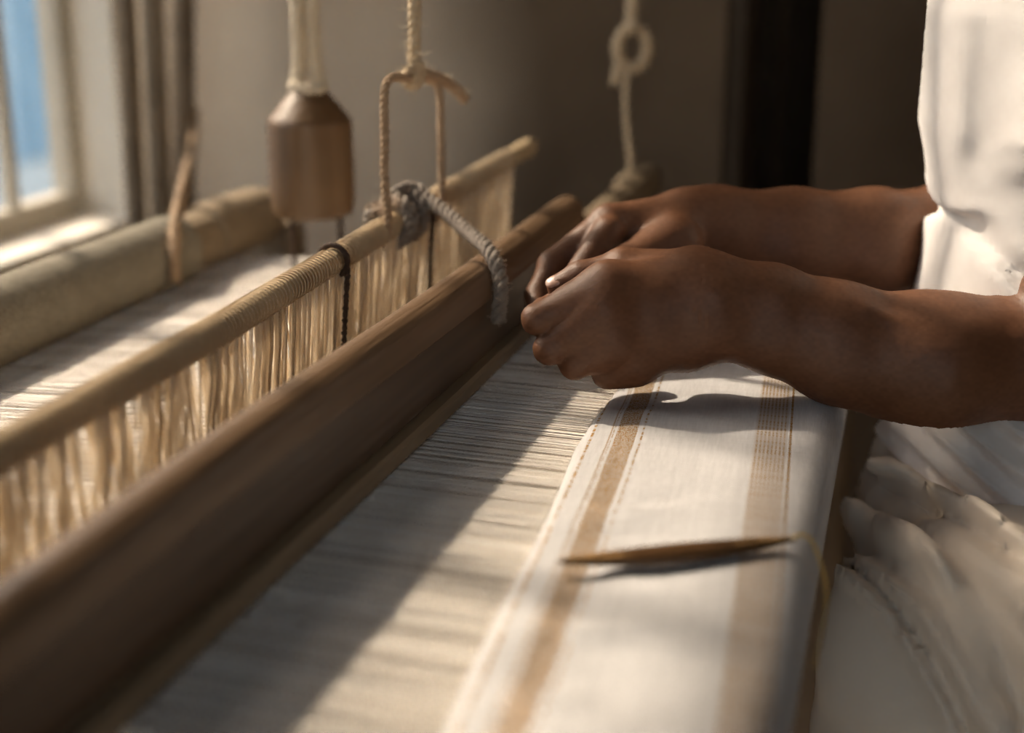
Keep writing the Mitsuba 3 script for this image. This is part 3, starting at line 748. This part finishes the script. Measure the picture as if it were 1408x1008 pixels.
# ------------------------------------------------------------------ the weaver
J = {
    'lw_a': (-0.1238, 0.823, 0.7729), 'lw_b': (-0.1227, 0.8204, 0.7574), 'lf1_a': (-0.0924, 0.8329, 0.767), 'lf1_b': (-0.0911, 0.8304, 0.7483),
    'lf2_a': (-0.0537, 0.8412, 0.753), 'lf2_b': (-0.0522, 0.8376, 0.7341), 'lf3_a': (0.0021, 0.8564, 0.7344), 'lf3_b': (0.0031, 0.8529, 0.7227),
    'l_elb': (0.083, 0.8897, 0.7272), 'lp_i0': (-0.1374, 0.8242, 0.7792), 'lp_m0': (-0.1375, 0.8145, 0.7695), 'lp_r0': (-0.1368, 0.8129, 0.7574),
    'lp_l0': (-0.1351, 0.8184, 0.7461), 'l_i1': (-0.1841, 0.7969, 0.7792), 'l_m1': (-0.1844, 0.7879, 0.7655), 'l_r1': (-0.1789, 0.789, 0.7469),
    'l_l1': (-0.1674, 0.7983, 0.7317), 'l_i2': (-0.2224, 0.7779, 0.7602), 'l_m2': (-0.2137, 0.7761, 0.7435), 'l_r2': (-0.1996, 0.7804, 0.7336),
    'l_l2': (-0.1829, 0.7926, 0.7251), 'l_i3': (-0.2257, 0.8054, 0.7577), 'l_m3': (-0.2144, 0.8053, 0.7402), 'l_r3': (-0.1998, 0.8092, 0.732),
    'l_l3': (-0.1822, 0.8166, 0.7249), 'l_i4': (-0.2213, 0.823, 0.7609), 'l_m4': (-0.2055, 0.8202, 0.7443), 'l_r4': (-0.1911, 0.8221, 0.7365),
    'l_l4': (-0.175, 0.8248, 0.7297), 'l_t0': (-0.1439, 0.8364, 0.7758), 'l_t1': (-0.1823, 0.8273, 0.7839), 'l_t2': (-0.2062, 0.8192, 0.7781),
    'l_t3': (-0.22, 0.816, 0.7715), 'l_pad': (-0.1603, 0.8293, 0.7695), 'l_hyp': (-0.1448, 0.8243, 0.7399), 'l_ulna': (-0.1023, 0.8228, 0.7754),
    'l_b1': (-0.0975, 0.8263, 0.7816), 'l_b2': (-0.0788, 0.83, 0.7754), 'l_v1': (-0.0727, 0.8272, 0.7713), 'l_v2': (-0.039, 0.8283, 0.7665),
    'l_v3': (-0.0116, 0.8295, 0.7579), 'l_wc': (-0.1279, 0.8043, 0.7693), 'rw_a': (-0.1482, 0.9696, 0.7879), 'rw_b': (-0.1466, 0.9645, 0.7711),
    'rf1_a': (-0.0978, 0.9893, 0.7845), 'rf1_b': (-0.0959, 0.983, 0.7637), 'rf2_a': (-0.0447, 1.0147, 0.7791), 'rf2_b': (-0.0428, 1.0084, 0.7581),
    'r_elb': (0.0596, 1.1574, 0.7494), 'rf3': (0.0101, 1.0755, 0.7632), 'rp_i0': (-0.1662, 0.9568, 0.7893), 'rp_m0': (-0.1681, 0.9688, 0.7807),
    'r_i1': (-0.2127, 0.921, 0.79), 'r_m1': (-0.2152, 0.9411, 0.7803), 'r_r1': (-0.2145, 0.9571, 0.7683), 'r_l1': (-0.2106, 0.9694, 0.7554),
    'r_i2': (-0.2448, 0.8944, 0.7657), 'r_m2': (-0.2443, 0.9156, 0.7564), 'r_r2': (-0.2396, 0.9333, 0.7459), 'r_l2': (-0.2296, 0.9464, 0.7366),
    'r_i3': (-0.2511, 0.8797, 0.7468), 'r_m3': (-0.2486, 0.8942, 0.7419), 'r_r3': (-0.2404, 0.9076, 0.7351), 'r_l3': (-0.2282, 0.9223, 0.7286),
    'r_i4': (-0.2461, 0.8607, 0.7377), 'r_m4': (-0.239, 0.8744, 0.7327), 'r_r4': (-0.2297, 0.8867, 0.7282), 'r_l4': (-0.217, 0.9023, 0.724),
    'r_pad1': (-0.2103, 0.9066, 0.7876), 'r_pad2': (-0.2233, 0.883, 0.7644), 'r_t0': (-0.1702, 0.9266, 0.7776), 'r_t1': (-0.1942, 0.8942, 0.7683),
    'r_t2': (-0.2146, 0.8705, 0.7582), 'r_t3': (-0.2259, 0.8471, 0.7545),
}


def hand_detail(p):
    """Creases and soft unevenness of the skin."""
    return (meshkit.fbm(p * 95, 2, 3) - 0.5) * 0.0010


def near_arm(p):
    c = lambda a, b, ra, rb: cone(p, J[a], J[b], ra, rb)
    arm = smin(cone(p, J['lw_a'], J['lf1_a'], 0.0200, 0.0205), cone(p, J['lw_b'], J['lf1_b'], 0.0205, 0.0220), 0.012)
    arm = smin(arm, smin(c('lf1_a', 'lf2_a', 0.0205, 0.0245), c('lf1_b', 'lf2_b', 0.0220, 0.0255), 0.012), 0.014)
    arm = smin(arm, smin(c('lf2_a', 'lf3_a', 0.0245, 0.0360), c('lf2_b', 'lf3_b', 0.0255, 0.0370), 0.012), 0.014)
    arm = smin(arm, c('lf3_a', 'l_elb', 0.037, 0.040), 0.016)
    arm = smin(arm, cone(p, J['l_elb'], LSH, 0.040, 0.047), 0.02)
    arm = smin(arm, ellipsoid(p, J['l_ulna'], (0.012, 0.010, 0.009)), 0.012)
    palm = None
    for a, b, ra, rb in (('lp_i0', 'l_i1', 0.0175, 0.0120), ('lp_m0', 'l_m1', 0.0180, 0.0122), ('lp_r0', 'l_r1', 0.0175, 0.0120), ('lp_l0', 'l_l1', 0.0165, 0.0115)):
        q = c(a, b, ra, rb)
        palm = q if palm is None else smin(palm, q, 0.013)
    palm = smin(palm, c('lw_a', 'lp_i0', 0.020, 0.0175), 0.014)
    palm = smin(palm, c('lw_b', 'lp_l0', 0.0205, 0.0165), 0.014)
    palm = smin(palm, c('l_pad', 'l_hyp', 0.018, 0.016), 0.012)
    for f, ra, rb in (('i', 0.0118, 0.0092), ('m', 0.0120, 0.0097), ('r', 0.0116, 0.0092), ('l', 0.0106, 0.0084)):   # webs between the fingers
        palm = smin(palm, cone(p, J[f'l_{f}1'], J[f'l_{f}1'] * 0.45 + J[f'l_{f}2'] * 0.55, ra, rb), 0.013)
    palm = smin(palm, c('l_t0', 'l_t1', 0.0165, 0.0105), 0.010)
    palm = smin(palm, arm, 0.012)
    d = palm
    rad = {'i': (0.0118, 0.0090, 0.0080, 0.0070), 'm': (0.0120, 0.0095, 0.0083, 0.0072), 'r': (0.0118, 0.0090, 0.0078, 0.0068), 'l': (0.0108, 0.0082, 0.0070, 0.0062)}
    for f, r in rad.items():
        js = [(J[f'l_{f}{k + 1}'], r[k]) for k in range(4)]
        d = np.minimum(d, smin(palm, chain(p, js, 0.003), 0.006))
    th = chain(p, [(J['l_t0'], 0.0155), (J['l_t1'], 0.0105), (J['l_t2'], 0.0088), (J['l_t3'], 0.0070)], 0.004)
    d = np.minimum(d, smin(palm, th, 0.004))
    # tendon, vein and wrist folds on the back
    for a, b, r in VEINS:
        d = smin(d, cone(p, J[a], J[b] + 1e-4, r, r), 0.007)
    ax_ = (J['lf1_a'] - J['lw_a']) / np.linalg.norm(J['lf1_a'] - J['lw_a'])
    t = (p - J['l_wc']) @ ax_ + 0.10 * (p[:, 2] - J['l_wc'][2])
    fold = np.exp(-(t / 0.010) ** 2) * np.sin(t * 2 * np.pi / 0.0042 + 3 * meshkit.noise(p * 60, 2))
    return d + 0.00045 * fold


def far_arm(p):
    c = lambda a, b, ra, rb: cone(p, J[a], J[b], ra, rb)
    arm = smin(c('rw_a', 'rf1_a', 0.0205, 0.0215), c('rw_b', 'rf1_b', 0.0200, 0.0220), 0.012)
    arm = smin(arm, smin(c('rf1_a', 'rf2_a', 0.0215, 0.0250), c('rf1_b', 'rf2_b', 0.0220, 0.0265), 0.012), 0.014)
    arm = smin(arm, smin(c('rf2_a', 'rf3', 0.0250, 0.036), c('rf2_b', 'rf3', 0.0265, 0.036), 0.012), 0.014)
    arm = smin(arm, c('rf3', 'r_elb', 0.036, 0.040), 0.016)
    arm = smin(arm, cone(p, J['r_elb'], RSH, 0.040, 0.047), 0.02)
    palm = None
    for a, b, ra, rb in (('rp_i0', 'r_i1', 0.0185, 0.0125), ('rp_m0', 'r_m1', 0.0185, 0.0122), ('rw_b', 'r_r1', 0.0175, 0.0120), ('rw_b', 'r_l1', 0.0165, 0.0110)):
        q = c(a, b, ra, rb)
        palm = q if palm is None else smin(palm, q, 0.012)
    palm = smin(palm, c('rw_a', 'rp_i0', 0.0205, 0.0185), 0.014)
    palm = smin(palm, c('r_t0', 'r_t1', 0.0185, 0.0125), 0.012)
    palm = smin(palm, arm, 0.012)
    d = palm
    rad = {'i': (0.0122, 0.0095, 0.0082, 0.0068), 'm': (0.0120, 0.0095, 0.0082, 0.0070), 'r': (0.0115, 0.0088, 0.0078, 0.0066), 'l': (0.0105, 0.0080, 0.0070, 0.0062)}
    for f, r in rad.items():
        d = np.minimum(d, smin(palm, chain(p, [(J[f'r_{f}{k + 1}'], r[k]) for k in range(4)], 0.003), 0.006))
    d = np.minimum(d, smin(palm, cone(p, J['r_pad1'], J['r_pad2'], 0.0105, 0.0090), 0.006))
    th = chain(p, [(J['r_t0'], 0.0175), (J['r_t1'], 0.0120), (J['r_t2'], 0.0095), (J['r_t3'], 0.0072)], 0.005)
    return np.minimum(d, smin(palm, th, 0.005))


LSH, RSH = V(0.135, 0.850, 1.000), V(0.150, 1.195, 1.000)
VEINS = [('l_b1', 'l_b1', 0.0062), ('l_b2', 'l_b2', 0.0050), ('l_b1', 'l_b2', 0.0028), ('l_v1', 'l_v2', 0.0030), ('l_v2', 'l_v3', 0.0026)]
J = {k_: np.array(v_, np.float32) for k_, v_ in J.items()}


def with_detail(f):
    return lambda p: f(p) + hand_detail(p)


H_ARM = 0.0019
body_parts = [sdf_mesh(with_detail(near_arm), (-0.245, 0.765, 0.700), (0.190, 0.955, 1.05), H_ARM),
              sdf_mesh(with_detail(far_arm), (-0.265, 0.835, 0.700), (0.205, 1.245, 1.05), 0.0022)]

# trunk, neck, head and legs under the clothes
HC = V(0.085, 1.022, 1.265)                          # head centre, bent over the work


def trunk(p):
    d = smin(ellipsoid(p, (0.105, 1.02, 0.86), (0.078, 0.130, 0.22)), ellipsoid(p, (0.125, 1.02, 0.60), (0.09, 0.140, 0.12)), 0.05)
    d = smin(d, cone(p, LSH, RSH, 0.048, 0.048), 0.05)
    d = smin(d, cone(p, (0.135, 1.022, 1.02), (0.105, 1.022, 1.17), 0.058, 0.053), 0.03)
    for hip, knee, foot in LEGS:
        d = smin(d, cone(p, hip, knee, 0.078, 0.052), 0.03)
        d = smin(d, cone(p, knee, foot, 0.050, 0.034), 0.02)
        d = smin(d, cone(p, foot, np.asarray(foot) + V(-0.11, 0, -0.035), 0.032, 0.020), 0.02)
    head = smin(ellipsoid(p, HC, (0.095, 0.075, 0.118)), ellipsoid(p, HC + V(-0.035, 0, -0.055), (0.052, 0.052, 0.062)), 0.02)
    head = smin(head, cone(p, HC + V(-0.092, 0, -0.005), HC + V(-0.100, 0, -0.032), 0.008, 0.0115), 0.010)      # nose
    for s_ in (-1, 1):
        head = -smin(-head, ellipsoid(p, HC + V(-0.098, 0.031 * s_, 0.002), (0.016, 0.018, 0.011)), 0.008)       # eye sockets
        head = smin(head, ellipsoid(p, HC + V(-0.082, 0.031 * s_, 0.002), (0.013, 0.015, 0.011)), 0.003)
        head = smin(head, ellipsoid(p, HC + V(0.008, 0.075 * s_, -0.008), (0.018, 0.010, 0.030)), 0.005)         # ears
    head = smin(head, cone(p, HC + V(-0.086, -0.018, -0.063), HC + V(-0.086, 0.018, -0.063), 0.008, 0.008), 0.005)  # lips
    head = smin(head, cone(p, HC + V(-0.083, -0.015, -0.073), HC + V(-0.083, 0.015, -0.073), 0.008, 0.008), 0.004)
    return smin(d, head, 0.03)


LEGS = [(V(0.14, 0.935, 0.545), V(0.050, 0.775, 0.562), V(0.05, 0.76, 0.10)), (V(0.14, 1.105, 0.57), V(0.075, 1.27, 0.545), V(0.06, 1.28, 0.10))]
body_parts.append(sdf_mesh(trunk, (-0.15, 0.60, 0.0), (0.28, 1.40, 1.42), 0.009))
pn = thing('person', 'weaver in a white shirt and pale dhoti working the threads with both hands', 'person')
obj('body', cat_mesh(*body_parts), 'skin', pn, smooth=True)
obj('hair', sdf_mesh(lambda p: np.maximum(ellipsoid(p, HC + V(0.012, 0, 0.016), (0.098, 0.083, 0.116)), -(p[:, 2] - (HC[2] - 0.02) + 0.9 * (p[:, 0] - HC[0] + 0.02)) * 0.7), HC - 0.16, HC + 0.17, 0.006), 'hair', pn, smooth=True)
for s_ in (-1, 1):
    e = trimesh.creation.icosphere(2, 0.0125)
    e.apply_translation(HC + V(-0.0835, 0.031 * s_, 0.002))
    obj('eye', e, 'eye_white', pn, smooth=True)


def nail(c, along, out, w_, l_):
    along = np.asarray(along, float) / np.linalg.norm(along)
    out = np.asarray(out, float)
    out -= along * (out @ along)
    out /= np.linalg.norm(out)
    side = np.cross(along, out)
    m = trimesh.creation.icosphere(3, 1.0)
    v = m.vertices
    sq = np.sign(v) * np.abs(v) ** 0.8
    m.vertices = np.asarray(c) + sq[:, :1] * along * l_ + sq[:, 1:2] * side * w_ + (v[:, 2:] - 0.28 * v[:, 1:2] ** 2) * out * 0.0014
    return m


thumb_dir = J['l_t3'] - J['l_t2']
obj('fingernail', nail(J['l_t3'] + thumb_dir * 0.02 + V(-0.0008, -0.0036, 0.0042), thumb_dir, V(-0.2, -0.62, 0.76), 0.0046, 0.0060), 'nail', pn, smooth=True, label='pale thumbnail')

# shirt
TC = lambda z: 0.100 + 0 * z
TA = lambda z: 0.125 - np.interp(z, [0.66, 0.70, 0.745, 0.78, 0.796, 0.806, 0.82, 0.86, 0.93, 1.0, 1.06], [0.012, 0.008, 0.010, 0.017, 0.024, 0.021, 0.015, 0.006, 0.0, 0.02, 0.055])
TB = lambda z: np.interp(z, [0.66, 0.80, 0.93, 1.0, 1.06], [0.165, 0.165, 0.165, 0.160, 0.12])
# creases of shirt and dhoti: lines in the plane of SIDE and an upright axis, half width, depth
FOLDS = [([(0.286, 0.99), (0.287, 0.881), (0.289, 0.844), (0.298, 0.817), (0.312, 0.792), (0.338, 0.776), (0.36, 0.765)], 0.0095, 0.0042), ([(0.305, 0.99), (0.306, 0.917), (0.314, 0.896), (0.338, 0.872), (0.37, 0.85)], 0.0095, 0.0050),
         ([(0.321, 0.99), (0.324, 0.921), (0.338, 0.901), (0.37, 0.875)], 0.008, 0.0045), ([(0.303, 0.832), (0.313, 0.816), (0.338, 0.799), (0.36, 0.79)], 0.0075, 0.0042), ([(0.306, 0.780), (0.322, 0.779), (0.345, 0.774), (0.37, 0.768)], 0.0085, 0.0040),
         ([(0.285, 0.805), (0.298, 0.788), (0.318, 0.769), (0.324, 0.745), (0.326, 0.71)], 0.005, 0.0062), ([(0.279, 0.99), (0.28, 0.881), (0.284, 0.835), (0.292, 0.808)], 0.0055, 0.0020)]
PLEATS = [([(0.196, 0.829), (0.213, 0.803), (0.229, 0.765), (0.247, 0.723)], 0.0035, 0.006), ([(0.234, 0.862), (0.244, 0.828), (0.256, 0.786), (0.27, 0.723)], 0.007, 0.007), ([(0.244, 0.862), (0.263, 0.82), (0.298, 0.769)], 0.0075, 0.007),
          ([(0.25, 0.862), (0.271, 0.837), (0.298, 0.811)], 0.0055, 0.006), ([(0.21, 0.832), (0.231, 0.816), (0.246, 0.774)], 0.008, 0.0035), ([(0.286, 0.816), (0.292, 0.774), (0.298, 0.732)], 0.007, 0.005)]


def fold_depth(p, folds, ridge=0.55, upright=V(0, 0, 1)):
    s_ = p @ SIDE.astype(np.float32)
    q = np.stack([s_, p @ upright.astype(np.float32)], 1)
    out = np.zeros(len(p), np.float32)
    for line, w_, dp in folds:
        d = np.full(len(p), 9.0, np.float32)
        for a, b in zip(line[:-1], line[1:]):
            a, b = np.array(a, np.float32), np.array(b, np.float32)
            h_ = np.clip(((q - a) @ (b - a)) / ((b - a) @ (b - a)), 0, 1)
            d = np.minimum(d, np.hypot(*(q - a - h_[:, None] * (b - a)).T))
        out += dp * (np.exp(-(d / w_) ** 2) - ridge * np.exp(-((d - 2.1 * w_) / (1.1 * w_)) ** 2))
    return out * (0.45 + 0.9 * meshkit.noise(p * 17, 21))


def shirt(p):
    z = p[:, 2]
    a, b, cx = TA(z), TB(z), TC(z)
    dx, dy = p[:, 0] - cx, p[:, 1] - 1.02
    q = np.sqrt((dx / a) ** 2 + (dy / b) ** 2) + 1e-6
    d = (q - 1) * np.sqrt(dx ** 2 + dy ** 2) / q
    d = np.maximum(d, 0.690 - z)
    d = np.maximum(d, z - 1.045)
    d = smin(d, cone(p, LSH, RSH, 0.060, 0.060), 0.04)
    for sh_, el in ((LSH, J['l_elb']), (RSH, J['r_elb'])):
        e = sh_ + (el - sh_) * 0.55
        sl = np.maximum(cone(p, sh_, e, 0.066, 0.068), (p - e) @ ((el - sh_) / np.linalg.norm(el - sh_)))
        d = smin(d, sl, 0.03)
    front = np.clip((0.19 - p[:, 0]) / 0.05, 0, 1)
    d = d + front * fold_depth(p, FOLDS) + (meshkit.fbm(np.stack([p[:, 0] * 16, p[:, 1] * 16, p[:, 2] * 7], 1), 2, 12) - 0.5) * 0.008
    return d


obj('shirt', sdf_mesh(shirt, (-0.02, 0.76, 0.672), (0.30, 1.29, 1.09), 0.0036), 'shirt_cotton', pn, smooth=True, label='loose white cotton shirt')

# dhoti
def wrap_cloth(p):
    """The rolled waist of the dhoti: a thick sagging band round the hips."""
    th_ = np.arctan2(p[:, 1] - 1.02, p[:, 0] - 0.122)
    front = 0.5 - 0.5 * np.cos(th_ + 0.0)
    side = np.clip(-(p[:, 1] - 1.02) / 0.16, 0, 1)
    zc = 0.662 - 0.030 * np.clip((p[:, 0] - 0.0) / 0.15, 0, 1) * side
    q = np.sqrt(((p[:, 0] - 0.122) / 0.118) ** 2 + ((p[:, 1] - 1.02) / 0.158) ** 2) + 1e-6
    r = np.hypot(p[:, 0] - 0.122, p[:, 1] - 1.02)
    dr_ = (q - 1) * r / q
    dz = p[:, 2] - zc
    d = np.sqrt((dr_ / 0.037) ** 2 + (dz / 0.056) ** 2)
    d = (d - 1) * 0.037
    lay = np.sin((dz + 0.02 * np.sin(th_ * 3.0) - 0.10 * (p[:, 0] - 0.05)) * 2 * np.pi / 0.019 + 3 * meshkit.noise(p * 14, 8))
    d = d + 0.0036 * lay + (meshkit.fbm(p * 30, 2, 3) - 0.5) * 0.006
    return np.where(r < 0.05, 0.05, d)


KN = V(0.012, 0.955, 0.640)                         # where the pleats gather


def dhoti(p):
    d = ellipsoid(p, (0.125, 1.02, 0.560), (0.150, 0.185, 0.090))
    (h1, k1, f1), (h2, k2, f2) = LEGS
    t1 = cone(p, h1 + V(0, 0, 0.005), k1, 0.095, 0.088)
    t1 = smin(t1, cone(p, k1, k1 + V(0.01, -0.01, -0.33), 0.088, 0.098), 0.05)
    t1 = smin(t1, cone(p, (-0.005, 0.93, 0.602), k1, 0.030, 0.085), 0.02)
    t2 = cone(p, h2 + V(0, 0, 0.005), k2, 0.095, 0.086)
    t2 = smin(t2, cone(p, k2, k2 + V(0.01, 0.01, -0.33), 0.086, 0.098), 0.05)
    d = smin(d, smin(t1, t2, 0.02), 0.03)
    bunch = smin(cone(p, (0.002, 0.975, 0.612), (0.010, 1.04, 0.56), 0.036, 0.055), cone(p, (0.012, 0.93, 0.56), (0.03, 0.88, 0.25), 0.045, 0.060), 0.03)   # bunched cloth in the lap
    bunch = bunch + 0.010 * np.abs(2 * meshkit.noise(p * np.array([30, 30, 55]), 4) - 1) - 0.004
    d = smin(d, bunch, 0.012)
    v = p - KN.astype(np.float32)
    an = np.arctan2(v[:, 1] * 0.96 + v[:, 0] * 0.3, -v[:, 2] + 0.05) + 0.25 * v[:, 0]
    rr_ = np.linalg.norm(v, axis=1)
    amp = np.clip(rr_ / 0.10, 0, 1)
    w_ = meshkit.noise(p * 6, 5)
    pl = np.sin(an * 9 + 4.5 * w_)
    pl2 = np.sin(an * 21 + 6 * meshkit.noise(p * 9, 6))
    d = d + 1.9 * fold_depth(p, PLEATS, 0.6, UPV) * np.clip((0.95 - p[:, 1]) / 0.03, 0, 1) + amp * (0.0042 * (1 - np.abs(pl)) ** 1.5 + 0.0016 * pl2) + (meshkit.fbm(p * 14, 2, 2) - 0.5) * 0.010
    return d


obj('dhoti', sdf_mesh(dhoti, (-0.13, 0.55, 0.12), (0.31, 1.46, 0.70), 0.0045), 'dhoti_cotton', pn, smooth=True, label='pale draped cotton dhoti')
obj('waist_wrap', sdf_mesh(wrap_cloth, (-0.07, 0.80, 0.55), (0.29, 1.24, 0.73), 0.0032), 'wrap_cotton', pn, smooth=True, label='rolled waist cloth')
st = thing('bench', 'low wooden bench under the weaver', 'bench')
obj('seat', box(0.10, 0.34, 0.89, 1.15, 0.425, 0.456, 0.006), 'beam_wood', st)
for x in (0.13, 0.31):
    for y in (0.92, 1.12):
        obj('leg', box(x - 0.02, x + 0.02, y - 0.02, y + 0.02, 0.0, 0.4255, 0.003), 'beam_wood', st)
